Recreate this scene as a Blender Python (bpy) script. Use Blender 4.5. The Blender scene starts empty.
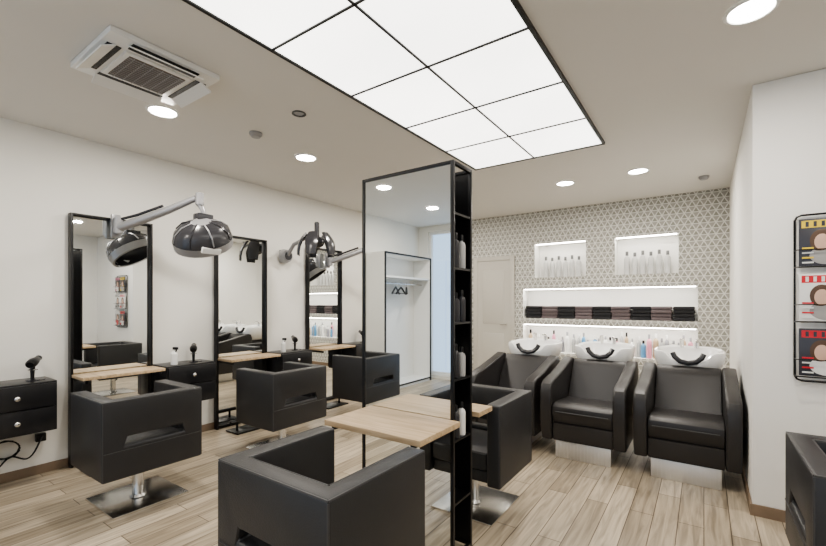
import bpy, bmesh, math, random
from mathutils import Vector, Matrix, Euler
random.seed(7)
PI = math.pi
scene = bpy.context.scene

# ------------------------------------------------------------------ materials
def new_mat(name):
    m = bpy.data.materials.new(name); m.use_nodes = True
    nt = m.node_tree
    return m, nt, nt.nodes['Principled BSDF']

def pbr(name, col, rough=0.5, metal=0.0, spec=0.5, emis=None, estr=0.0, noise=0.0, nscale=20, bump=0.0, coat=0.0):
    m, nt, b = new_mat(name)
    b.inputs['Base Color'].default_value = (*col, 1)
    b.inputs['Roughness'].default_value = rough
    b.inputs['Metallic'].default_value = metal
    b.inputs['Specular IOR Level'].default_value = spec
    b.inputs['Coat Weight'].default_value = coat
    if emis:
        b.inputs['Emission Color'].default_value = (*emis, 1)
        b.inputs['Emission Strength'].default_value = estr
    if noise > 0 or bump > 0:
        tc = nt.nodes.new('ShaderNodeTexCoord')
        n = nt.nodes.new('ShaderNodeTexNoise'); n.inputs['Scale'].default_value = nscale
        n.inputs['Detail'].default_value = 5
        nt.links.new(tc.outputs['Object'], n.inputs['Vector'])
        if noise > 0:
            mx = nt.nodes.new('ShaderNodeMix'); mx.data_type = 'RGBA'
            mx.inputs[6].default_value = (*[c*(1-noise) for c in col], 1)
            mx.inputs[7].default_value = (*[min(1, c*(1+noise)) for c in col], 1)
            nt.links.new(n.outputs['Fac'], mx.inputs[0])
            nt.links.new(mx.outputs[2], b.inputs['Base Color'])
        if bump > 0:
            bp = nt.nodes.new('ShaderNodeBump'); bp.inputs['Strength'].default_value = bump
            bp.inputs['Distance'].default_value = 0.01
            nt.links.new(n.outputs['Fac'], bp.inputs['Height'])
            nt.links.new(bp.outputs['Normal'], b.inputs['Normal'])
    return m

M_wall = pbr('wall_paint', (0.80, 0.785, 0.735), 0.85, noise=0.02, nscale=3)
M_wallR = pbr('wall_paint_right', (0.83, 0.82, 0.79), 0.8, noise=0.02, nscale=3)
M_ceil = pbr('ceiling_paint', (0.74, 0.725, 0.69), 0.9, noise=0.015, nscale=2)
M_black = pbr('black_metal', (0.012, 0.012, 0.013), 0.35, 0.3)
M_blacklac = pbr('black_lacquer', (0.018, 0.018, 0.02), 0.3)
M_leather = pbr('black_leather', (0.030, 0.030, 0.032), 0.42, spec=0.5, bump=0.12, nscale=180)
M_leather2 = pbr('black_leather_backwash', (0.027, 0.025, 0.025), 0.38, spec=0.5, bump=0.1, nscale=180)
M_piping = pbr('leather_piping', (0.055, 0.055, 0.057), 0.35)
M_chrome = pbr('brushed_steel', (0.75, 0.74, 0.72), 0.22, 1.0)
M_kick = pbr('satin_steel', (0.74, 0.73, 0.71), 0.38, 0.9)
M_mirror = pbr('mirror_glass', (0.90, 0.92, 0.91), 0.015, 1.0)
M_white = pbr('white_lacquer', (0.85, 0.85, 0.83), 0.4)
M_ceramic = pbr('white_ceramic', (0.86, 0.86, 0.85), 0.12, coat=0.4)
M_plast = pbr('white_plastic', (0.80, 0.80, 0.78), 0.35)
M_grey = pbr('grey_plastic', (0.34, 0.34, 0.35), 0.3, 0.3)
M_dgrey = pbr('dark_grey_plastic', (0.04, 0.04, 0.045), 0.22)
M_grille = pbr('grille_brown', (0.16, 0.13, 0.11), 0.6)
M_door = pbr('door_paint', (0.50, 0.48, 0.43), 0.6)
M_base = pbr('baseboard_brown', (0.22, 0.16, 0.11), 0.5, noise=0.2, nscale=12)
M_niche = pbr('niche_white', (0.88, 0.87, 0.84), 0.6)
M_led = pbr('led_strip_glow', (1, 1, 1), 0.5, emis=(1, 0.96, 0.88), estr=26)
M_lamp = pbr('lamp_glow', (1, 1, 1), 0.5, emis=(1, 0.97, 0.9), estr=40)

PANEL = 3.2
def panel_mat():
    m, nt, b = new_mat('light_panel_diffuser')
    b.inputs['Base Color'].default_value = (0.9, 0.9, 0.9, 1)
    tc = nt.nodes.new('ShaderNodeTexCoord')
    n = nt.nodes.new('ShaderNodeTexNoise'); n.inputs['Scale'].default_value = 1.2
    nt.links.new(tc.outputs['Object'], n.inputs['Vector'])
    mr = nt.nodes.new('ShaderNodeMapRange')
    mr.inputs['To Min'].default_value = PANEL*0.78; mr.inputs['To Max'].default_value = PANEL*1.22
    nt.links.new(n.outputs['Fac'], mr.inputs['Value'])
    b.inputs['Emission Color'].default_value = (1, 0.975, 0.93, 1)
    nt.links.new(mr.outputs['Result'], b.inputs['Emission Strength'])
    return m
M_panel = panel_mat()

def wood_mat(name, c1, c2, scale=(2, 30, 30), rough=0.45):
    m, nt, b = new_mat(name)
    tc = nt.nodes.new('ShaderNodeTexCoord')
    mp = nt.nodes.new('ShaderNodeMapping'); mp.inputs['Scale'].default_value = scale
    n = nt.nodes.new('ShaderNodeTexNoise'); n.inputs['Scale'].default_value = 1.0
    n.inputs['Detail'].default_value = 8; n.inputs['Distortion'].default_value = 0.6
    cr = nt.nodes.new('ShaderNodeValToRGB')
    cr.color_ramp.elements[0].position = 0.3; cr.color_ramp.elements[0].color = (*c1, 1)
    cr.color_ramp.elements[1].position = 0.7; cr.color_ramp.elements[1].color = (*c2, 1)
    nt.links.new(tc.outputs['Object'], mp.inputs['Vector'])
    nt.links.new(mp.outputs['Vector'], n.inputs['Vector'])
    nt.links.new(n.outputs['Fac'], cr.inputs['Fac'])
    nt.links.new(cr.outputs['Color'], b.inputs['Base Color'])
    b.inputs['Roughness'].default_value = rough
    return m
M_wood = wood_mat('oak_laminate', (0.42, 0.30, 0.18), (0.64, 0.49, 0.32), (3, 40, 40))

def floor_mat():
    m, nt, b = new_mat('plank_floor')
    tc = nt.nodes.new('ShaderNodeTexCoord')
    mp = nt.nodes.new('ShaderNodeMapping'); mp.inputs['Rotation'].default_value = (0, 0, PI/2)
    nt.links.new(tc.outputs['Object'], mp.inputs['Vector'])
    br = nt.nodes.new('ShaderNodeTexBrick')
    br.offset = 0.37; br.offset_frequency = 2
    br.inputs['Scale'].default_value = 1.0
    br.inputs['Brick Width'].default_value = 1.0
    br.inputs['Row Height'].default_value = 0.13
    br.inputs['Mortar Size'].default_value = 0.0028
    br.inputs['Mortar Smooth'].default_value = 0.3
    br.inputs['Color1'].default_value = (0.55, 0.47, 0.36, 1)
    br.inputs['Color2'].default_value = (0.36, 0.30, 0.22, 1)
    br.inputs['Mortar'].default_value = (0.12, 0.09, 0.065, 1)
    nt.links.new(mp.outputs['Vector'], br.inputs['Vector'])
    mp2 = nt.nodes.new('ShaderNodeMapping'); mp2.inputs['Scale'].default_value = (22, 1.6, 1)
    nt.links.new(tc.outputs['Object'], mp2.inputs['Vector'])
    n = nt.nodes.new('ShaderNodeTexNoise'); n.inputs['Scale'].default_value = 1.5
    n.inputs['Detail'].default_value = 8; n.inputs['Distortion'].default_value = 0.8
    nt.links.new(mp2.outputs['Vector'], n.inputs['Vector'])
    cr = nt.nodes.new('ShaderNodeValToRGB')
    cr.color_ramp.elements[0].position = 0.3; cr.color_ramp.elements[0].color = (0.58, 0.57, 0.56, 1)
    cr.color_ramp.elements[1].position = 0.65; cr.color_ramp.elements[1].color = (1.1, 1.1, 1.1, 1)
    nt.links.new(n.outputs['Fac'], cr.inputs['Fac'])
    mx = nt.nodes.new('ShaderNodeMix'); mx.data_type = 'RGBA'; mx.blend_type = 'MULTIPLY'
    mx.inputs[0].default_value = 1.0
    nt.links.new(br.outputs['Color'], mx.inputs[6]); nt.links.new(cr.outputs['Color'], mx.inputs[7])
    nt.links.new(mx.outputs[2], b.inputs['Base Color'])
    b.inputs['Roughness'].default_value = 0.36
    bp = nt.nodes.new('ShaderNodeBump'); bp.inputs['Strength'].default_value = 0.2; bp.inputs['Distance'].default_value = 0.003
    bp.invert = True
    nt.links.new(br.outputs['Fac'], bp.inputs['Height']); nt.links.new(bp.outputs['Normal'], b.inputs['Normal'])
    return m
M_floor = floor_mat()

def wallpaper_mat():
    m, nt, b = new_mat('geometric_wallpaper')
    L = nt.links
    def math_(op, a=None, bb=None):
        nd = nt.nodes.new('ShaderNodeMath'); nd.operation = op
        for i, v in enumerate((a, bb)):
            if v is None: continue
            if isinstance(v, (int, float)): nd.inputs[i].default_value = v
            else: L.new(v, nd.inputs[i])
        return nd.outputs[0]
    tc = nt.nodes.new('ShaderNodeTexCoord')
    sp = nt.nodes.new('ShaderNodeSeparateXYZ'); L.new(tc.outputs['Object'], sp.inputs[0])
    v = math_('DIVIDE', sp.outputs['Z'], 0.072)
    row = math_('FLOOR', v); f = math_('FRACT', v)
    off = math_('MULTIPLY', math_('MODULO', row, 2.0), 0.5)
    u = math_('ADD', math_('DIVIDE', math_('ADD', sp.outputs['X'], 10.0), 0.08), off)
    a = math_('MULTIPLY', math_('ABSOLUTE', math_('SUBTRACT', math_('FRACT', u), 0.5)), 2.0)
    d = math_('SUBTRACT', f, a)
    tri = math_('GREATER_THAN', d, 0.0)
    line = math_('LESS_THAN', math_('ABSOLUTE', d), 0.16)
    hor = math_('LESS_THAN', f, 0.14)
    ln = math_('MAXIMUM', line, hor)
    m1 = nt.nodes.new('ShaderNodeMix'); m1.data_type = 'RGBA'
    m1.inputs[6].default_value = (0.29, 0.285, 0.25, 1); m1.inputs[7].default_value = (0.37, 0.365, 0.33, 1)
    L.new(tri, m1.inputs[0])
    m2 = nt.nodes.new('ShaderNodeMix'); m2.data_type = 'RGBA'
    L.new(ln, m2.inputs[0]); L.new(m1.outputs[2], m2.inputs[6]); m2.inputs[7].default_value = (0.68, 0.67, 0.63, 1)
    L.new(m2.outputs[2], b.inputs['Base Color']); b.inputs['Roughness'].default_value = 0.7
    return m
M_wallpaper = wallpaper_mat()

def glass_mat():
    m = bpy.data.materials.new('window_glass'); m.use_nodes = True
    nt = m.node_tree; nt.nodes.clear()
    o = nt.nodes.new('ShaderNodeOutputMaterial'); t = nt.nodes.new('ShaderNodeBsdfTransparent')
    g = nt.nodes.new('ShaderNodeBsdfGlossy'); g.inputs['Roughness'].default_value = 0.02
    mx = nt.nodes.new('ShaderNodeMixShader'); mx.inputs[0].default_value = 0.07
    nt.links.new(t.outputs[0], mx.inputs[1]); nt.links.new(g.outputs[0], mx.inputs[2]); nt.links.new(mx.outputs[0], o.inputs[0])
    return m
M_glass = glass_mat()

# ------------------------------------------------------------------ builder
class B:
    def __init__(s, name):
        s.name = name; s.bm = bmesh.new(); s.mats = []
    def mi(s, m):
        if m not in s.mats: s.mats.append(m)
        return s.mats.index(m)
    def merge(s, t, mat, M=None):
        i = s.mi(mat)
        for f in t.faces: f.material_index = i
        if M is not None: bmesh.ops.transform(t, matrix=M, verts=t.verts)
        bmesh.ops.recalc_face_normals(t, faces=t.faces)
        me = bpy.data.meshes.new('tmp'); t.to_mesh(me); t.free()
        s.bm.from_mesh(me); bpy.data.meshes.remove(me)
    def box(s, c, d, mat, bev=0.0, rot=None, seg=2):
        t = bmesh.new(); bmesh.ops.create_cube(t, size=1)
        bmesh.ops.scale(t, vec=d, verts=t.verts)
        if bev > 0: bmesh.ops.bevel(t, geom=t.edges[:], offset=bev, segments=seg, profile=0.6, affect='EDGES')
        M = Matrix.Translation(c)
        if rot: M = M @ Euler(rot).to_matrix().to_4x4()
        s.merge(t, mat, M)
    def b2(s, lo, hi, mat, bev=0.0, seg=2):
        s.box([(a+b)/2 for a, b in zip(lo, hi)], [abs(b-a) for a, b in zip(lo, hi)], mat, bev, None, seg)
    def cyl(s, p0, p1, r, mat, r2=None, seg=16, bev=0.0):
        p0 = Vector(p0); p1 = Vector(p1); d = p1-p0
        t = bmesh.new()
        bmesh.ops.create_cone(t, cap_ends=True, segments=seg, radius1=r, radius2=r if r2 is None else r2, depth=d.length)
        if bev > 0:
            es = [e for e in t.edges if abs(e.verts[0].co.z-e.verts[1].co.z) < 1e-6]
            bmesh.ops.bevel(t, geom=es, offset=bev, segments=2, affect='EDGES')
        s.merge(t, mat, Matrix.Translation((p0+p1)/2) @ d.to_track_quat('Z', 'Y').to_matrix().to_4x4())
    def sph(s, c, sc, mat, rot=None, seg=20):
        t = bmesh.new(); bmesh.ops.create_uvsphere(t, u_segments=seg, v_segments=seg//2, radius=1)
        M = Matrix.Translation(c)
        if rot: M = M @ Euler(rot).to_matrix().to_4x4()
        M = M @ Matrix.Diagonal((*sc, 1))
        s.merge(t, mat, M)
    def tube(s, pts, r, mat, seg=8, closed=False):
        pts = [Vector(p) for p in pts]; n = len(pts)
        t = bmesh.new(); rings = []
        for i, p in enumerate(pts):
            if closed: d = (pts[(i+1) % n]-pts[i-1])
            else: d = pts[min(i+1, n-1)]-pts[max(i-1, 0)]
            d.normalize(); q = d.to_track_quat('Z', 'Y')
            rr = r if not isinstance(r, (list, tuple)) else r[i]
            rings.append([t.verts.new(p + q @ Vector((rr*math.cos(2*PI*k/seg), rr*math.sin(2*PI*k/seg), 0))) for k in range(seg)])
        for i in range(n if closed else n-1):
            a, b = rings[i], rings[(i+1) % n]
            for k in range(seg): t.faces.new((a[k], a[(k+1) % seg], b[(k+1) % seg], b[k]))
        if not closed:
            t.faces.new(rings[0][::-1]); t.faces.new(rings[-1])
        s.merge(t, mat)
    def lathe(s, prof, mat, M=None, seg=20):
        t = bmesh.new(); rings = []
        for r, z in prof:
            if r < 1e-5: rings.append([t.verts.new((0, 0, z))])
            else: rings.append([t.verts.new((r*math.cos(2*PI*k/seg), r*math.sin(2*PI*k/seg), z)) for k in range(seg)])
        for a, b in zip(rings, rings[1:]):
            for k in range(seg):
                k2 = (k+1) % seg
                if len(a) == 1 and len(b) > 1: t.faces.new((a[0], b[k2], b[k]))
                elif len(b) == 1 and len(a) > 1: t.faces.new((a[k], a[k2], b[0]))
                elif len(a) > 1: t.faces.new((a[k], a[k2], b[k2], b[k]))
        s.merge(t, mat, M)
    def prism(s, poly, plane, t0, t1, mat, bev=0.0, seg=3):
        t = bmesh.new()
        def P(a, b, c):
            return {'xy': (a, b, c), 'yz': (c, a, b), 'xz': (a, c, b)}[plane]
        v0 = [t.verts.new(P(a, b, t0)) for a, b in poly]; v1 = [t.verts.new(P(a, b, t1)) for a, b in poly]
        n = len(poly)
        t.faces.new(v0[::-1]); t.faces.new(v1)
        for i in range(n): t.faces.new((v0[i], v0[(i+1) % n], v1[(i+1) % n], v1[i]))
        bmesh.ops.recalc_face_normals(t, faces=t.faces)
        if bev > 0:
            caps = set()
            for f in t.faces:
                if len(f.verts) == n and n > 4:
                    for e in f.edges: caps.add(e)
            if n == 4: caps = set(t.edges)
            bmesh.ops.bevel(t, geom=list(caps), offset=bev, segments=seg, profile=0.6, affect='EDGES')
        s.merge(t, mat)
    def raw(s, verts, faces, mat):
        t = bmesh.new(); vs = [t.verts.new(v) for v in verts]
        for f in faces: t.faces.new([vs[i] for i in f])
        i = s.mi(mat)
        for f in t.faces: f.material_index = i
        me = bpy.data.meshes.new('tmp'); t.to_mesh(me); t.free()
        s.bm.from_mesh(me); bpy.data.meshes.remove(me)
    def mesh(s):
        me = bpy.data.meshes.new(s.name); s.bm.to_mesh(me); s.bm.free()
        for m in s.mats: me.materials.append(m)
        for p in me.polygons: p.use_smooth = True
        me.set_sharp_from_angle(angle=math.radians(35))
        return me
    def done(s, loc=(0, 0, 0), rz=0.0, sc=1.0):
        return place(s.name, s.mesh(), loc, rz, sc)

def place(name, me, loc=(0, 0, 0), rz=0.0, sc=1.0):
    o = bpy.data.objects.new(name, me); scene.collection.objects.link(o)
    o.location = loc; o.rotation_euler = (0, 0, rz); o.scale = (sc, sc, sc)
    return o

# ------------------------------------------------------------------ room dims
CAMZ = 1.33; H = 2.70
XL = -4.25; YB = 6.20; XP = 0.25; YP = 3.37; XR = 1.95; YF = -2.60

b = B('floor'); b.b2((XL-0.1, YF-0.1, -0.1), (XR+0.1, YB+0.4, 0), M_floor); b.done()
b = B('ceiling'); b.b2((XL-0.1, YF-0.1, H), (XR+0.1, YB+0.4, H+0.1), M_ceil); b.done()
b = B('wall_left'); b.b2((XL-0.1, YF-0.1, 0), (XL, YB, H), M_wall); b.done()
b = B('wall_right'); b.b2((XR, YF-0.1, 0), (XR+0.1, YP, H), M_wallR); b.done()
b = B('wall_partition'); b.b2((XP, YP, 0), (XR+0.1, YB, H), M_wallR, 0.006); b.done()

def wall_open(name, x0, x1, y, z1, holes, depth, mat, matin, through=False, sgn=1):
    b = B(name)
    xs = sorted({x0, x1, *[h[0] for h in holes], *[h[1] for h in holes]})
    zs = sorted({0.0, z1, *[h[2] for h in holes], *[h[3] for h in holes]})
    def inh(x, z): return any(h[0] < x < h[1] and h[2] < z < h[3] for h in holes)
    yb = y+sgn*depth
    for i in range(len(xs)-1):
        for j in range(len(zs)-1):
            cx = (xs[i]+xs[i+1])/2; cz = (zs[j]+zs[j+1])/2
            q = [(xs[i], zs[j]), (xs[i+1], zs[j]), (xs[i+1], zs[j+1]), (xs[i], zs[j+1])]
            if not inh(cx, cz):
                b.raw([(p[0], y, p[1]) for p in q], [(0, 1, 2, 3)] if sgn > 0 else [(3, 2, 1, 0)], mat)
            if not (through and inh(cx, cz)):
                b.raw([(p[0], yb, p[1]) for p in q], [(3, 2, 1, 0)] if sgn > 0 else [(0, 1, 2, 3)], matin)
    for (a, c, d, e) in holes:
        v = [(a, y, d), (c, y, d), (c, y, e), (a, y, e), (a, yb, d), (c, yb, d), (c, yb, e), (a, yb, e)]
        b.raw(v, [(0, 4, 5, 1), (1, 5, 6, 2), (2, 6, 7, 3), (3, 7, 4, 0)], matin)
    v = [(x0, y, 0), (x1, y, 0), (x1, y, z1), (x0, y, z1), (x0, yb, 0), (x1, yb, 0), (x1, yb, z1), (x0, yb, z1)]
    b.raw(v, [(0, 4, 5, 1), (1, 5, 6, 2), (2, 6, 7, 3), (3, 7, 4, 0)], mat)
    return b.done()

N1 = (-2.09, -1.36, 1.71, 2.21); N2 = (-0.99, -0.26, 1.71, 2.21)
N3 = (-2.27, -0.06, 1.10, 1.54); N4 = (-2.27, -0.06, 0.60, 1.01)
ND = 0.24
wall_open('wall_back', XL-0.1, XR+0.1, YB, H, [N1, N2, N3, N4], ND, M_wallpaper, M_niche)
W1 = (-4.05, -2.0, 0.06, 2.6); WD = (-1.75, -0.75, 0.0, 2.2); W2 = (-0.5, 1.7, 0.5, 2.5)
wall_open('wall_front', XL-0.1, XR+0.1, YF, H, [W1, WD, W2], 0.15, M_wall, M_wall, through=True, sgn=-1)
for nm, w in (('window_1', W1), ('glass_entrance_door', WD), ('window_2', W2)):
    b = B(nm); y0 = YF-0.10; y1 = YF-0.04; t = 0.05; g = 0.002
    w = (w[0]+g, w[1]-g, w[2]+g, w[3]-g)
    b.b2((w[0], y0, w[2]), (w[0]+t, y1, w[3]), M_white); b.b2((w[1]-t, y0, w[2]), (w[1], y1, w[3]), M_white)
    b.b2((w[0]+t, y0, w[3]-t), (w[1]-t, y1, w[3]), M_white); b.b2((w[0]+t, y0, w[2]), (w[1]-t, y1, w[2]+t), M_white)
    b.b2((w[0]+t, YF-0.075, w[2]+t), (w[1]-t, YF-0.065, w[3]-t), M_glass)
    if 'door' in nm: b.cyl((w[1]-0.1, y1+0.03, 0.95), (w[1]-0.1, y1+0.03, 1.25), 0.012, M_chrome); b.cyl((w[1]-0.1, y1-0.01, 1.1), (w[1]-0.1, y1+0.03, 1.1), 0.01, M_chrome)
    b.done()

b = B('baseboard_left'); b.b2((XL, YF+0.01, 0), (XL+0.012, YB, 0.07), M_base); b.done()
b = B('baseboard_partition'); b.b2((XP+0.0, YP-0.012, 0), (XR, YP, 0.07), M_base); b.b2((XP-0.012, YP-0.012, 0), (XP, YB-0.001, 0.07), M_base); b.done()
b = B('baseboard_back'); b.b2((-2.38, YB-0.012, 0), (XP-0.013, YB, 0.07), M_base); b.done()
b = B('baseboard_right'); b.b2((XR-0.012, YF+0.01, 0), (XR, YP-0.013, 0.07), M_base); b.done()

b = B('door_1'); YD = YB-0.002
dx0, dx1, dz = -3.03, -2.47, 2.0
b.b2((dx0-0.07, YD-0.03, 0.001), (dx0, YD, dz+0.07), M_door, 0.004); b.b2((dx1, YD-0.03, 0.001), (dx1+0.07, YD, dz+0.07), M_door, 0.004)
b.b2((dx0, YD-0.03, dz), (dx1, YD, dz+0.07), M_door, 0.004)
b.b2((dx0, YD-0.018, 0.01), (dx1, YD, dz), M_door)
for z0, z1 in ((0.15, 0.85), (1.0, 1.85)):
    b.b2((dx0+0.1, YD-0.025, z0), (dx1-0.1, YD-0.017, z1), M_door, 0.004)
b.cyl((dx1-0.06, YD-0.06, 1.0), (dx1-0.16, YD-0.06, 1.0), 0.009, M_chrome); b.cyl((dx1-0.06, YD-0.018, 1.0), (dx1-0.06, YD-0.065, 1.0), 0.009, M_chrome)
b.done()

for N in (N1, N2, N3, N4):
    b = B('led_strip_light')
    b.b2((N[0]+0.02, YB+0.012, N[3]-0.010), (N[1]-0.02, YB+0.045, N[3]-0.001), M_led); b.done()

# ------------------------------------------------------------------ ceiling light grid
PX0, PX1, PY1 = -1.90, -0.70, 3.84; rows = 5; RP = 0.61; PY0 = PY1-RP*rows
b = B('ceiling_light_grid')
for i in range(2):
    for j in range(rows):
        b.b2((PX0+0.6*i+0.006, PY0+RP*j+0.006, H-0.012), (PX0+0.6*(i+1)-0.006, PY0+RP*(j+1)-0.006, H-0.006), M_panel)
for i in range(3):
    x = PX0+0.6*i; w = 0.010 if i != 1 else 0.006
    b.b2((x-w, PY0-0.010, H-0.020), (x+w, PY1+0.010, H), M_black)
for j in range(rows+1):
    y = PY0+RP*j; w = 0.010 if j in (0, rows) else 0.006
    b.b2((PX0, y-w, H-0.019), (PX1, y+w, H-0.001), M_black)
b.done()

b = B('downlight')
b.lathe([(0.085, 0.0), (0.085, -0.004), (0.0, -0.004)], M_lamp, Matrix.Translation((0, 0, 0)), 32)
b.lathe([(0.105, 0.0), (0.105, -0.006), (0.10, -0.009), (0.09, -0.009), (0.085, -0.003), (0.085, 0.0)], M_plast, None, 32)
dm = b.mesh()
for (x, y) in [(-3.17, 1.42), (-3.07, 2.64), (-3.1, 3.86), (-3.1, 5.05), (-3.1, -0.17), (-3.2, -1.40), (-1.30, 4.90), (-0.56, 4.88), (0.18, 2.50), (0.9, 1.3), (0.9, -1.0), (-1.3, -1.2)]:
    o = place('downlight', dm, (x, y, H-0.0005))
    l = bpy.data.lights.new('bulb', 'AREA'); l.shape = 'DISK'; l.size = 0.15; l.energy = 16
    l.color = (1, 0.93, 0.84)
    lo = bpy.data.objects.new('bulb', l); scene.collection.objects.link(lo); lo.parent = o; lo.location = (0, 0, -0.0095)

b = B('smoke_detector'); b.lathe([(0.05, 0), (0.05, -0.015), (0.035, -0.035), (0, -0.037)], M_grey); sm = b.mesh()
place('smoke_detector', sm, (-2.96, 2.03, H))
place('smoke_detector', sm, (0.0, 5.5, H))
b = B('ceiling_speaker'); b.lathe([(0.05, 0), (0.05, -0.006), (0.038, -0.006), (0.034, -0.002)], M_dgrey, None, 24); b.lathe([(0.034, -0.002), (0, -0.002)], M_grey, None, 24)
b.done((-2.4, 2.0, H))

b = B('ceiling_air_conditioner')
b.box((0, 0, -0.02), (0.66, 0.66, 0.04), M_plast, 0.012)
b.box((0, 0, -0.045), (0.40, 0.40, 0.02), M_plast, 0.006)
b.box((0, 0, -0.0565), (0.34, 0.34, 0.004), M_grille)
for i in range(13):
    b.box((-0.156+0.026*i, 0, -0.061), (0.006, 0.34, 0.006), M_grey)
for i in range(6):
    b.box((0, -0.14+0.056*i, -0.0605), (0.34, 0.005, 0.005), M_grey)
for k in range(4):
    a = k*PI/2
    M = Matrix.Rotation(a, 4, 'Z')
    p = M @ Vector((0.262, 0, -0.042)); b.box(p, (0.075, 0.40, 0.006), M_dgrey, 0, (0, 0, a))
    t = bmesh.new(); bmesh.ops.create_cube(t, size=1); bmesh.ops.scale(t, vec=(0.085, 0.42, 0.008), verts=t.verts)
    b.merge(t, M_plast, M @ Matrix.Translation((0.295, 0, -0.062)) @ Matrix.Rotation(math.radians(28), 4, 'Y'))
b.done((-2.67, 1.11, H), 0, 0.86)

# ------------------------------------------------------------------ salon chair
def eval_bm(bm, mods, cut=None):
    me = bpy.data.meshes.new('t'); bm.to_mesh(me); bm.free()
    o = bpy.data.objects.new('t', me); scene.collection.objects.link(o)
    co = None
    if cut is not None:
        cm = bpy.data.meshes.new('c'); cut.to_mesh(cm); cut.free()
        co = bpy.data.objects.new('c', cm); scene.collection.objects.link(co)
        md = o.modifiers.new('b', 'BOOLEAN'); md.object = co; md.operation = 'DIFFERENCE'; md.solver = 'EXACT'
    md = o.modifiers.new('bv', 'BEVEL'); md.width = mods; md.segments = 3; md.limit_method = 'ANGLE'; md.angle_limit = math.radians(40)
    dg = bpy.context.evaluated_depsgraph_get(); dg.update()
    em = bpy.data.meshes.new_from_object(o.evaluated_get(dg))
    r = bmesh.new(); r.from_mesh(em)
    bpy.data.objects.remove(o)
    if co: bpy.data.objects.remove(co)
    bpy.data.meshes.remove(em)
    return r

def make_chair():
    W, D, Z0, Z1, T = 0.30, 0.270, 0.25, 0.735, 0.085
    b = B('salon_chair')
    poly = [(-W, -D), (W, -D), (W, D), (W-T, D), (W-T, -D+T), (-W+T, -D+T), (-W+T, D), (-W, D)]
    t = bmesh.new()
    v0 = [t.verts.new((x, y, Z0)) for x, y in poly]; v1 = [t.verts.new((x, y, Z1)) for x, y in poly]
    t.faces.new(v0[::-1]); t.faces.new(v1)
    for i in range(8): t.faces.new((v0[i], v0[(i+1) % 8], v1[(i+1) % 8], v1[i]))
    c = bmesh.new()
    pc = [(-0.18, 0.455), (0.18, 0.455), (0.165, 0.505), (-0.165, 0.505)]
    a0 = [c.verts.new((x, -D-0.1, z)) for x, z in pc]; a1 = [c.verts.new((x, -D+T+0.05, z)) for x, z in pc]
    c.faces.new(a0); c.faces.new(a1[::-1])
    for i in range(4): c.faces.new((a0[(i+1) % 4], a0[i], a1[i], a1[(i+1) % 4]))
    bmesh.ops.recalc_face_normals(c, faces=c.faces); bmesh.ops.recalc_face_normals(t, faces=t.faces)
    b.merge(eval_bm(t, 0.013, c), M_leather)
    b.box((0, 0.040, 0.385), (2*(W-T)-0.004, 0.43, 0.11), M_leather, 0.025, None, 3)
    b.box((0, 0.030, 0.29), (2*(W-T)-0.01, 0.41, 0.07), M_leather, 0.01)
    e = 0.004
    for z in (Z1-0.004,):
        b.tube([(-W+e, D-0.01, z), (-W+e, -D+e, z)], 0.004, M_piping, 6); b.tube([(W-e, D-0.01, z), (W-e, -D+e, z)], 0.004, M_piping, 6)
        b.tube([(-W+e, -D+e, z), (W-e, -D+e, z)], 0.004, M_piping, 6)
        b.tube([(-W+T-e, D-0.01, z), (-W+T-e, -D+T, z)], 0.004, M_piping, 6); b.tube([(W-T+e, D-0.01, z), (W-T+e, -D+T, z)], 0.004, M_piping, 6)
        b.tube([(-W+T, -D+T-e, z), (W-T, -D+T-e, z)], 0.004, M_piping, 6)
    for sx in (-1, 1):
        b.tube([(sx*(W-e), -D+e, Z0+0.01), (sx*(W-e), -D+e, Z1-0.01)], 0.004, M_piping, 6)
    b.tube([(-W+0.01, -D-0.001, 0.425), (W-0.01, -D-0.001, 0.425)], 0.0025, M_piping, 6)
    b.box((0, 0, 0.245), (0.28, 0.28, 0.02), M_black)
    b.cyl((0, 0, 0.01), (0, 0, 0.24), 0.036, M_chrome, seg=24)
    b.cyl((0, 0, 0.012), (0, 0, 0.03), 0.055, M_chrome, r2=0.045, seg=24)
    b.box((0, 0, 0.007), (0.46, 0.46, 0.014), M_chrome, 0.004)
    b.tube([(W-T-0.05, 0.02, 0.255), (W-0.02, 0.05, 0.235), (W+0.015, 0.09, 0.225)], 0.007, M_chrome)
    return b.mesh()
CH = make_chair()
for (x, y, r) in [(-3.19, 1.27, PI/2), (-3.21, 2.48, PI/2), (-3.22, 3.68, PI/2), (-3.20, 0.04, PI/2),
                  (-1.225, 1.15, 0.0), (-1.26, 2.52, PI), (0.58, 2.28, -PI/2)]:
    place('salon_chair', CH, (x, y, 0), r)

# ------------------------------------------------------------------ left wall stations
def mirror_mesh():
    b = B('wall_mirror'); w = 0.305; h = 2.06; d = 0.075; t = 0.018
    b.b2((0.013, -w, 0.0), (d, -w+t, h), M_black, 0.002); b.b2((0.013, w-t, 0.0), (d, w, h), M_black, 0.002)
    b.b2((0.013, -w+t, h-t), (d, w-t, h), M_black, 0.002); b.b2((0.013, -w+t, 0.02), (d, w-t, 0.04), M_black, 0.002)
    b.b2((0.02, -w+t, 0.04), (0.03, w-t, h-t), M_black)
    b.b2((0.031, -w+t+0.004, 0.045), (0.035, w-t-0.004, h-t-0.004), M_mirror)
    return b.mesh()
MM = mirror_mesh()
def table_mesh():
    b = B('styling_shelf'); w = 0.30
    b.b2((0.078, -w, 0.727), (0.33, w, 0.752), M_wood, 0.002)
    b.b2((0.078, -w+0.02, 0.70), (0.31, -w+0.04, 0.7265), M_black); b.b2((0.078, w-0.04, 0.70), (0.31, w-0.02, 0.7265), M_black)
    b.b2((0.078, -w+0.04, 0.70), (0.098, w-0.04, 0.7265), M_black)
    return b.mesh()
TM = table_mesh()
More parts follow.
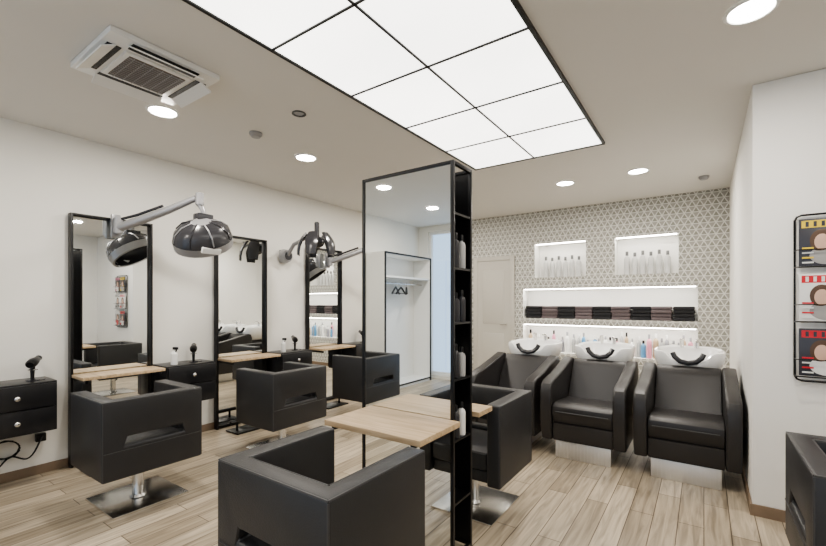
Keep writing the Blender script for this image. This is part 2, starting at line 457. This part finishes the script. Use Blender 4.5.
def drawer_mesh():
    b = B('drawer_cabinet'); w = 0.228
    b.b2((0.0, -w, 0.39), (0.29, w, 0.755), M_blacklac, 0.003)
    for z0, z1 in ((0.40, 0.567), (0.577, 0.742)):
        b.b2((0.291, -w+0.008, z0), (0.31, w-0.008, z1), M_blacklac, 0.003)
        zc = (z0+z1)/2
        b.cyl((0.31, 0, zc), (0.325, 0, zc), 0.007, M_chrome); b.sph((0.333, 0, zc), (0.012, 0.018, 0.018), M_chrome)
    return b.mesh()
DM = drawer_mesh()
def foot_mesh():
    b = B('footrest')
    b.box((0, 0, 0.008), (0.22, 0.36, 0.016), M_black, 0.004)
    b.cyl((0, -0.12, 0.01), (0, -0.12, 0.10), 0.012, M_black); b.cyl((0, 0.12, 0.01), (0, 0.12, 0.10), 0.012, M_black)
    b.cyl((0, -0.19, 0.105), (0, 0.19, 0.105), 0.02, M_black)
    return b.mesh()
FM = foot_mesh()
for k in range(-1, 3):
    yc = 1.48+1.23*k
    place('wall_mirror', MM, (XL, yc, 0)); place('styling_shelf', TM, (XL, yc, 0))
    place('footrest', FM, (XL+0.30, yc-0.1, 0))
for k in range(-1, 4):
    place('drawer_cabinet', DM, (XL+0.002, 1.48+1.23*k-0.675, 0))
place('wall_mirror', MM, (XR, 2.0, 0), PI); place('styling_shelf', TM, (XR, 2.0, 0), PI)

# ------------------------------------------------------------------ hair tools
def dryer_mesh():
    b = B('hair_dryer')
    b.lathe([(0.0, 0), (0.05, 0), (0.05, 0.006), (0.012, 0.012), (0.009, 0.10), (0.0, 0.10)], M_dgrey)
    ring = [(0.035*math.cos(a), 0.035*math.sin(a), 0.10) for a in [2*PI*i/20 for i in range(20)]]
    b.tube(ring, 0.004, M_chrome, 6, True)
    b.tube([(0.01, 0.0, 0.015), (0.008, 0, 0.08), (0.0, 0, 0.15)], [0.014, 0.017, 0.02], M_black, 12)
    b.tube([(0.075, 0, 0.150), (0.06, 0, 0.155), (0.0, 0, 0.165), (-0.07, 0, 0.175), (-0.12, 0, 0.185)], [0.028, 0.038, 0.042, 0.033, 0.024], M_black, 16)
    b.tube([(-0.118, 0, 0.185), (-0.15, 0, 0.19)], [0.024, 0.028], M_dgrey, 12)
    b.tube([(0.012, 0, 0.02), (0.06, 0.05, 0.004), (0.02, 0.09, 0.004), (-0.04, 0.08, 0.004)], 0.003, M_black, 6)
    return b.mesh()
HD = dryer_mesh()
for k in range(-1, 4):
    place('hair_dryer', HD, (XL+0.16, 1.48+1.23*k-0.675+(0.12 if k == 0 else 0.08), 0.7555), -0.5, 0.8)
def spray_mesh():
    b = B('spray_bottle')
    b.lathe([(0, 0), (0.028, 0), (0.03, 0.01), (0.03, 0.10), (0.012, 0.125), (0.012, 0.14), (0, 0.14)], M_plast)
    b.box((0.012, 0, 0.152), (0.05, 0.016, 0.024), M_black, 0.004); b.box((0.02, 0, 0.13), (0.008, 0.01, 0.03), M_black, 0.002, (0, 0.4, 0))
    return b.mesh()
SB = spray_mesh()
for k in (0, 1, 2): place('spray_bottle', SB, (XL+0.20, 1.48+1.23*k-0.675-0.12, 0.7555), 0.5)
b = B('power_cable')
pts = []
for i in range(30):
    t = i/29; pts.append((XL+0.06+0.05*math.sin(t*9), 0.62+0.38*t, 0.28-0.13*math.sin(t*PI)+0.03*math.sin(t*14)))
b.tube(pts, 0.006, M_black, 6)
pts = [(XL+0.05+0.04*math.cos(i*0.5), 0.80+0.07*math.cos(i*0.55), 0.25+0.07*math.sin(i*0.55)) for i in range(24)]
b.tube(pts, 0.005, M_black, 6)
b.box((XL+0.03, 0.62, 0.30), (0.045, 0.10, 0.07), M_black, 0.005); b.box((XL+0.03, 1.0, 0.29), (0.045, 0.06, 0.06), M_black, 0.005)
b.done()

# ------------------------------------------------------------------ hood dryer on arm
def hood(name, rot=0.0):
    b = B(name)
    b.box((0.02, 0, 0), (0.04, 0.07, 0.20), M_grey, 0.01)
    b.cyl((0.07, 0, -0.07), (0.07, 0, 0.07), 0.035, M_grey, bev=0.006)
    b.tube([(0.07, 0, -0.02), (0.22, 0.10, 0.04), (0.42, 0.24, 0.13), (0.62, 0.38, 0.235)], [0.034, 0.038, 0.032, 0.025], M_grey, 12)
    b.tube([(0.07, 0, 0.05), (0.2, 0.09, 0.09), (0.38, 0.22, 0.17)], [0.012, 0.012, 0.012], M_dgrey, 8)
    b.cyl((0.64, 0.40, 0.17), (0.64, 0.40, 0.28), 0.034, M_grey, bev=0.008)
    b.tube([(0.64, 0.40, 0.18), (0.66, 0.42, 0.13), (0.66, 0.42, 0.05)], 0.022, M_grey, 12)
    prof = [(0.0, 0.17), (0.07, 0.163), (0.14, 0.13), (0.19, 0.075), (0.21, 0.0), (0.205, -0.07), (0.19, -0.075), (0.185, -0.065), (0.185, 0.0), (0.165, 0.06), (0.12, 0.11), (0.0, 0.14)]
    Mh = Matrix.Translation((0.66, 0.42, -0.11)) @ Euler((math.radians(22), math.radians(30), 0)).to_matrix().to_4x4() @ Matrix.Diagonal((0.95, 1.15, 0.98, 1))
    b.lathe(prof[:2], M_grey, Mh, 28); b.lathe(prof[1:5], M_dgrey, Mh, 28); b.lathe(prof[4:8], M_grey, Mh, 28); b.lathe(prof[7:], M_dgrey, Mh, 28)
    for i in range(8):
        a = 2*PI*i/8
        q = [Mh @ Vector((r*math.cos(a), r*math.sin(a), z+0.004)) for r, z in ((0.06, 0.16), (0.14, 0.13), (0.19, 0.075), (0.207, 0.01))]
        b.tube(q, 0.006, M_dgrey if i % 2 else M_grey, 6)
    b.box((0.66, 0.42, 0.07), (0.10, 0.13, 0.06), M_dgrey, 0.012)
    b.box(Mh @ Vector((0.2, -0.02, -0.02)), (0.03, 0.16, 0.05), M_plast, 0.008, (0, 0.4, 0))
    return b.mesh()
HM = hood('hood_dryer')
place('hood_dryer', HM, (XL+0.076, 1.48, 1.99))
place('hood_dryer', HM, (XL+0.076, 3.94, 1.90))

def clima():
    b = B('infrared_hair_processor')
    b.box((0.02, 0, 0), (0.04, 0.09, 0.16), M_grey, 0.01)
    b.cyl((0.04, 0, 0), (0.12, 0, 0), 0.09, M_grey, r2=0.07, seg=28, bev=0.01)
    b.cyl((0.12, 0, 0), (0.13, 0, 0), 0.05, M_dgrey, seg=24)
    b.tube([(0.10, 0, 0.0), (0.22, 0.0, 0.13), (0.42, 0.02, 0.2), (0.58, 0.02, 0.19)], [0.025, 0.022, 0.02, 0.02], M_grey, 12)
    b.cyl((0.60, 0.02, 0.10), (0.60, 0.02, 0.36), 0.028, M_dgrey, bev=0.008)
    b.sph((0.60, 0.02, 0.13), (0.085, 0.085, 0.07), M_dgrey)
    for i in range(5):
        a = i*2*PI/5+0.2; M = Matrix.Translation((0.60, 0.02, 0.08)) @ Matrix.Rotation(a, 4, 'Z') @ Matrix.Rotation(-0.35, 4, 'Y')
        b.tube([M @ Vector((0.03, 0, 0.03)), M @ Vector((0.12, 0, 0.08)), M @ Vector((0.18, 0, 0.0))], 0.013, M_grey, 8)
        vs = []; fs = []; nu, nv = 7, 6
        for side in (0, 1):
            for i_ in range(nu):
                for j_ in range(nv):
                    uu = -0.075+0.15*i_/(nu-1); vv = -0.17+0.27*j_/(nv-1)
                    taper = 1-0.35*abs(vv+0.03)/0.15
                    r = 0.185+0.05*side*0.4 - 1.6*(vv+0.03)**2
                    p = M @ Vector((r-2.0*uu*uu, uu*taper, vv)); vs.append(tuple(p))
        n0 = nu*nv
        for i_ in range(nu-1):
            for j_ in range(nv-1):
                q = (i_*nv+j_, (i_+1)*nv+j_, (i_+1)*nv+j_+1, i_*nv+j_+1)
                fs.append(q); fs.append(tuple(n0+k for k in q[::-1]))
        for i_ in range(nu-1):
            for j_ in (0, nv-1):
                a0, a1 = i_*nv+j_, (i_+1)*nv+j_; fs.append((a0, a1, n0+a1, n0+a0))
        for j_ in range(nv-1):
            for i_ in (0, nu-1):
                a0, a1 = i_*nv+j_, i_*nv+j_+1; fs.append((a0, a1, n0+a1, n0+a0))
        t = bmesh.new(); vv_ = [t.verts.new(v) for v in vs]
        for f in fs: t.faces.new([vv_[k] for k in f])
        b.merge(t, M_dgrey)
    return b.mesh()
place('infrared_hair_processor', clima(), (XL, 3.28, 1.90))

# ------------------------------------------------------------------ central styling island
b = B('styling_island')
ix0, ix1 = -1.64, -1.03; ya, yb_ = 1.83, 2.02; hz = 2.05; t = 0.018
for y in (ya, yb_):
    b.b2((ix0, y, 0), (ix0+t, y+t, hz), M_black, 0.002); b.b2((ix1-t, y, 0), (ix1, y+t, hz), M_black, 0.002)
    b.b2((ix0+t, y, hz-t), (ix1-t, y+t, hz), M_black, 0.002); b.b2((ix0+t, y, 0.02), (ix1-t, y+t, 0.02+t), M_black, 0.002)
for x in (ix0, ix1-t):
    b.b2((x, ya+t, hz-t), (x+t, yb_, hz), M_black, 0.002); b.b2((x, ya+t, 0.02), (x+t, yb_, 0.02+t), M_black, 0.002)
b.b2((ix0+t, ya+0.006, 0.038), (ix1-t, ya+0.010, hz-t), M_mirror)
b.b2((ix0+t, ya+0.0105, 0.038), (ix1-t, ya+0.016, hz-t), M_black)
b.b2((ix0+t, yb_+0.012, 0.038), (ix1-t, yb_+0.016, hz-t), M_mirror)
b.b2((ix0+t, yb_+0.006, 0.038), (ix1-t, yb_+0.0115, hz-t), M_black)
for z in (0.30, 0.62, 0.93, 1.22, 1.50, 1.78):
    b.b2((ix1-0.17, ya+t, z), (ix1-0.002, yb_, z+0.012), M_black)
b.b2((ix1-0.185, ya+t, 0.04), (ix1-0.171, yb_, hz-t), M_grey)
b.b2((ix0+0.07, 1.47, 0.715), (ix1+0.04, ya-0.001, 0.742), M_wood, 0.002)
b.b2((ix0+0.07, yb_+t+0.001, 0.715), (ix1+0.04, 2.21, 0.742), M_wood, 0.002)
for y0, y1 in ((1.50, ya), (yb_+t, 2.19)):
    b.b2((ix0+0.09, y0, 0.69), (ix0+0.11, y1, 0.7145), M_black); b.b2((ix1-0.03, y0, 0.69), (ix1-0.01, y1, 0.7145), M_black)
b.done()

cols = [pbr('bottle_'+n, c, 0.3) for n, c in (('white', (0.82, 0.82, 0.8)), ('grey', (0.3, 0.3, 0.32)), ('blue', (0.12, 0.3, 0.5)), ('pink', (0.7, 0.3, 0.4)), ('dark', (0.03, 0.03, 0.035)), ('tan', (0.5, 0.38, 0.25)), ('silver', (0.42, 0.42, 0.42)))]
def bottle(b, p, r, h, m, cap):
    b.lathe([(0, 0), (r*0.95, 0), (r, h*0.04), (r, h*0.68), (r*0.8, h*0.76), (r*0.4, h*0.80), (r*0.4, h*0.84)], m, Matrix.Translation(p), 12)
    b.lathe([(r*0.5, h*0.82), (r*0.5, h*0.98), (r*0.4, h), (0, h)], cap, Matrix.Translation(p), 12)
b = B('hair_product_bottles')
for z in (0.632, 0.942, 1.232, 1.512):
    for k in range(3):
        for yy in (ya+0.065, ya+0.13):
            bottle(b, (ix1-0.028-0.05*k, yy+0.005, z+0.0005), 0.023, random.uniform(0.15, 0.21), random.choice([cols[0], cols[4], cols[1], cols[6]]), M_black)
b.done()
place('hair_dryer', HD, (-1.2, 2.13, 0.7425), 0.4, 0.85)

# ------------------------------------------------------------------ backwash units
def backwash():
    b = B('shampoo_backwash_chair')
    W = 0.335; T = 0.095
    prof = [(0.05, 0.15), (0.015, 0.25), (0.0, 0.45), (0.005, 0.58), (0.03, 0.63), (0.08, 0.655), (0.30, 0.69), (0.55, 0.745), (0.74, 0.79), (0.80, 0.775), (0.82, 0.70), (0.80, 0.15)]
    b.prism(prof, 'yz', -W, -W+T, M_leather2, 0.02, 4); b.prism(prof, 'yz', W-T, W, M_leather2, 0.02, 4)
    w = W-T-0.002
    seat = [(0.03, 0.36), (0.02, 0.40), (0.03, 0.44), (0.07, 0.465), (0.15, 0.47), (0.60, 0.43), (0.62, 0.30), (0.06, 0.30)]
    b.prism(seat, 'yz', -w, w, M_leather2, 0.012, 3)
    b.prism([(0.06, 0.15), (0.045, 0.22), (0.045, 0.298), (0.6, 0.298), (0.6, 0.15)], 'yz', -w, w, M_leather2, 0.008, 2)
    back = [(0.52, 0.42), (0.60, 0.55), (0.70, 0.70), (0.735, 0.755), (0.78, 0.775), (0.83, 0.755), (0.83, 0.66), (0.72, 0.40)]
    b.prism(back, 'yz', -w, w, M_leather2, 0.015, 3)
    b.tube([(-w+0.03, 0.012, 0.405), (w-0.03, 0.012, 0.405)], 0.004, M_piping, 6)
    b.box((0, 0.38, 0.0725), (0.44, 0.62, 0.145), M_kick, 0.004)
    for i in range(16): b.box((-0.204+0.0272*i, 0.067, 0.07), (0.008, 0.006, 0.13), M_kick, 0.001)
    b.prism([(0.84, 0.0), (1.18, 0.0), (1.14, 0.66), (0.90, 0.66)], 'yz', -0.17, 0.17, M_blacklac, 0.01, 2)
    t = bmesh.new(); n = 40; rings = []; DZ = -0.06
    spec = [(0.45, 0.70, 0), (0.80, 0.76, 0), (0.97, 0.86, 0.3), (1.0, 0.93, 1), (0.985, 0.95, 1), (0.93, 0.955, 1), (0.86, 0.94, 1), (0.78, 0.86, 0.5), (0.62, 0.80, 0), (0.30, 0.775, 0), (0.06, 0.77, 0)]
    for sc, z, nf in spec:
        rg = []
        for k in range(n):
            a = 2*PI*k/n; c, s_ = math.cos(a), math.sin(a)
            e = 2/3.4
            x = math.copysign(abs(c)**e, c)*0.275*sc; y = math.copysign(abs(s_)**e, s_)*0.24*sc
            da = abs((a-1.5*PI+PI) % (2*PI)-PI)
            rise = 0.02*max(0, math.sin(a))
            rg.append(t.verts.new((x, 1.03+y, DZ+z+rise*nf-nf*0.085*math.exp(-(da/0.42)**4))))
        rings.append(rg)
    for r0, r1 in zip(rings, rings[1:]):
        for k in range(n): t.faces.new((r0[k], r0[(k+1) % n], r1[(k+1) % n], r1[k]))
    t.faces.new(rings[0][::-1]); t.faces.new(rings[-1])
    b.merge(t, M_ceramic)
    b.lathe([(0.03, 0.712), (0.028, 0.716), (0, 0.716)], M_chrome, Matrix.Translation((0, 1.03, 0)), 16)
    b.tube([(-0.115, 0.80, 0.885), (-0.10, 0.79, 0.85), (-0.06, 0.785, 0.815), (0, 0.78, 0.802), (0.06, 0.785, 0.815), (0.10, 0.79, 0.85), (0.115, 0.80, 0.885)], 0.022, M_dgrey, 10)
    b.cyl((0.06, 1.22, 0.90), (0.06, 1.22, 0.95), 0.02, M_chrome); b.tube([(0.06, 1.22, 0.95), (0.06, 1.19, 0.975), (0.06, 1.12, 0.97)], 0.01, M_chrome)
    b.cyl((-0.06, 1.22, 0.90), (-0.06, 1.20, 0.98), 0.014, M_chrome, r2=0.02)
    return b.mesh()
BW = backwash()
for x in (-0.115, -0.835, -1.555): place('shampoo_backwash_chair', BW, (x, 3.60, 0))

# ------------------------------------------------------------------ niche contents
b_body = pbr('bottle_pearl', (0.55, 0.55, 0.54), 0.3); b_cap = pbr('bottle_cap_grey', (0.12, 0.12, 0.12), 0.3)
for N in (N1, N2):
    b = B('shampoo_bottles')
    for k in range(6):
        bottle(b, (N[0]+0.13+k*0.095, YB+0.13, N[2]+0.0005), 0.037, 0.32-0.02*(k % 2), b_body, b_cap)
    b.done()
taupe = pbr('towel_taupe', (0.13, 0.105, 0.11), 0.95, bump=0.6, nscale=220); blk = pbr('towel_black', (0.025, 0.025, 0.028), 0.95, bump=0.6, nscale=220)
b = B('folded_towels')
ncol = 9; wd = (N3[1]-N3[0]-0.06)/ncol; x = N3[0]+0.03
for k in range(ncol):
    m = blk if k % 2 == 0 else taupe
    for j in range(4):
        cx = x+wd*(k+0.5)+random.uniform(-0.006, 0.006)
        b.box((cx, YB+0.125+random.uniform(-0.01, 0.01), N3[2]+0.0235+0.046*j), (wd-0.006, 0.18, 0.045), m, 0.017, None, 3)
b.done()
b = B('hair_colour_bottles')
xx = N4[0]+0.06
while xx < N4[1]-0.06:
    h = random.uniform(0.20, 0.34)
    bottle(b, (xx, YB+0.08+random.uniform(0, 0.09), N4[2]+0.0005), random.uniform(0.022, 0.034), h, random.choice([cols[0], cols[6], cols[2], cols[3], cols[5], cols[1]]), random.choice([M_plast, M_black, M_grey]))
    xx += random.uniform(0.055, 0.085)
b.done()

# ------------------------------------------------------------------ wardrobe
b = B('open_wardrobe')
x0, x1, y0, y1, h = XL+0.014, -3.88, -2.42, -1.15, 2.10
b.b2((x0, y0, 0), (x1, y0+0.025, h), M_white); b.b2((x0, y1-0.025, 0), (x1, y1, h), M_white)
b.b2((x0, y0+0.025, h-0.03), (x1, y1-0.025, h), M_white); b.b2((x0, y0+0.025, 0), (x1, y1-0.025, 0.06), M_white)
b.b2((x0, y0+0.025, 0.06), (x0+0.012, y1-0.025, h-0.03), M_white); b.b2((x0+0.012, y0+0.025, 1.72), (x1-0.01, y1-0.025, 1.745), M_white)
for (a, c) in (((x1, y0, 0), (x1+0.018, y0+0.022, h)), ((x1, y1-0.022, 0), (x1+0.018, y1, h)), ((x1, y0+0.022, h-0.022), (x1+0.018, y1-0.022, h)), ((x1, y0+0.022, 0.04), (x1+0.018, y1-0.022, 0.06))):
    b.b2(a, c, M_black)
b.cyl((x0+0.18, y0+0.025, 1.64), (x0+0.18, y1-0.025, 1.64), 0.012, M_chrome)
ward = b.done()
b = B('clothes_hangers')
xr = x0+0.18
for yy, a in ((-1.66, 1.2), (-1.80, 1.3), (-1.95, 0.9)):
    def R(px, pz): return (xr+px*math.cos(a), yy+px*math.sin(a), pz)
    b.tube([R(-0.02, 1.655), R(0, 1.668), R(0.016, 1.655), R(0.012, 1.63), R(0, 1.61), R(0, 1.58)], 0.003, M_chrome, 6)
    b.tube([R(0, 1.585), R(-0.08, 1.55), R(-0.19, 1.49), R(-0.21, 1.48)], 0.014, M_black, 8); b.tube([R(0, 1.585), R(0.08, 1.55), R(0.19, 1.49), R(0.21, 1.48)], 0.014, M_black, 8)
    b.tube([R(-0.2, 1.485), R(0.2, 1.485)], 0.007, M_black, 8)
b.done().parent = ward

# ------------------------------------------------------------------ magazine rack
b = B('magazine_rack')
rx0, rx1, rz0, rz1, ry = 0.445, 0.91, 0.87, 1.85, YP-0.02
def rr(pts): b.tube(pts, 0.006, M_black, 8)
c = 0.03
rr([(rx0, ry, rz0+c), (rx0, ry, rz1-c), (rx0+0.01, ry, rz1-0.008), (rx0+c, ry, rz1), (rx1-c, ry, rz1), (rx1-0.01, ry, rz1-0.008), (rx1, ry, rz1-c), (rx1, ry, rz0+c), (rx1-0.01, ry, rz0+0.008), (rx1-c, ry, rz0), (rx0+c, ry, rz0), (rx0+0.01, ry, rz0+0.008), (rx0, ry, rz0+c)])
for k in range(3):
    zb = rz0+0.03+k*0.32
    b.tube([(rx0, ry, zb), (rx0, ry-0.05, zb), (rx1, ry-0.05, zb), (rx1, ry, zb)], 0.004, M_black, 6)
    b.tube([(rx0, ry, zb+0.1), (rx0, ry-0.055, zb+0.1), (rx1, ry-0.055, zb+0.1), (rx1, ry, zb+0.1)], 0.003, M_black, 6)
    for xx in (rx0+0.235,): b.tube([(xx, ry, zb), (xx, ry-0.05, zb), (xx, ry-0.055, zb+0.1)], 0.003, M_black, 6)
rack = b.done()
mc = {n: pbr('print_'+n, c, 0.3) for n, c in dict(red=(0.6, 0.03, 0.04), yellow=(0.75, 0.55, 0.05), dark=(0.05, 0.05, 0.06), skin=(0.62, 0.42, 0.32), white=(0.75, 0.75, 0.73), teal=(0.15, 0.28, 0.3), pink=(0.6, 0.2, 0.3), hair=(0.10, 0.055, 0.03), grey=(0.35, 0.34, 0.33)).items()}
sets = [('dark', 'red', 'white'), ('grey', 'white', 'red'), ('white', 'red', 'grey'), ('white', 'dark', 'grey'), ('dark', 'yellow', 'grey'), ('dark', 'pink', 'white')]
b = B('magazines'); q = 0
for k in range(3):
    for j in range(2):
        bg, tt, ac = sets[q]; q += 1
        cx = rx0+0.122+j*0.22; zb = rz0+0.036+k*0.32; yy = ry-0.030; W = 0.215; Hh = 0.275
        b.box((cx, yy, zb+Hh/2), (W, 0.012, Hh), mc[bg], 0.001)
        f = yy-0.0065
        b.box((cx, f, zb+Hh-0.032), (W*0.9, 0.001, 0.042), mc[tt])
        for l in range(5): b.box((cx-W/2+0.035+0.034*l, f-0.0008, zb+Hh-0.032), (0.014, 0.001, 0.030), mc[bg])
        b.sph((cx+0.015, f, zb+0.06), (0.078, 0.0015, 0.055), mc[ac])
        b.sph((cx-0.01, f-0.0005, zb+0.145), (0.052, 0.0015, 0.066), mc['hair']); b.sph((cx-0.01, f-0.0015, zb+0.138), (0.033, 0.0015, 0.046), mc['skin'])
        for l in range(4): b.box((cx-0.07, f-0.003, zb+0.02+0.028*l), (0.05, 0.001, 0.009), mc[tt] if l % 2 else mc['white'])
        for l in range(4): b.box((cx+0.075, f-0.003, zb+0.05+0.028*l), (0.04, 0.001, 0.008), mc['white'] if l % 2 else mc[tt])
        b.box((cx+0.06, f-0.0035, zb+0.03), (0.055, 0.001, 0.028), mc[tt])
b.done().parent = rack

# ------------------------------------------------------------------ world, camera
w = bpy.data.worlds.new('World'); scene.world = w; w.use_nodes = True
bg = w.node_tree.nodes['Background']; bg.inputs['Color'].default_value = (0.55, 0.74, 1.0, 1); bg.inputs['Strength'].default_value = 1.6

cam = bpy.data.cameras.new('camera'); co = bpy.data.objects.new('camera', cam); scene.collection.objects.link(co)
cam.sensor_fit = 'HORIZONTAL'; cam.sensor_width = 36; cam.lens = 417/826*36; cam.shift_y = 30/826
cam.clip_start = 0.05
co.location = (0, 0, CAMZ); co.rotation_euler = (PI/2, 0, math.atan2(0.572, 0.82))
scene.camera = co
scene.view_settings.view_transform = 'AgX'
scene.view_settings.look = 'AgX - Medium High Contrast'
scene.view_settings.exposure = -0.05
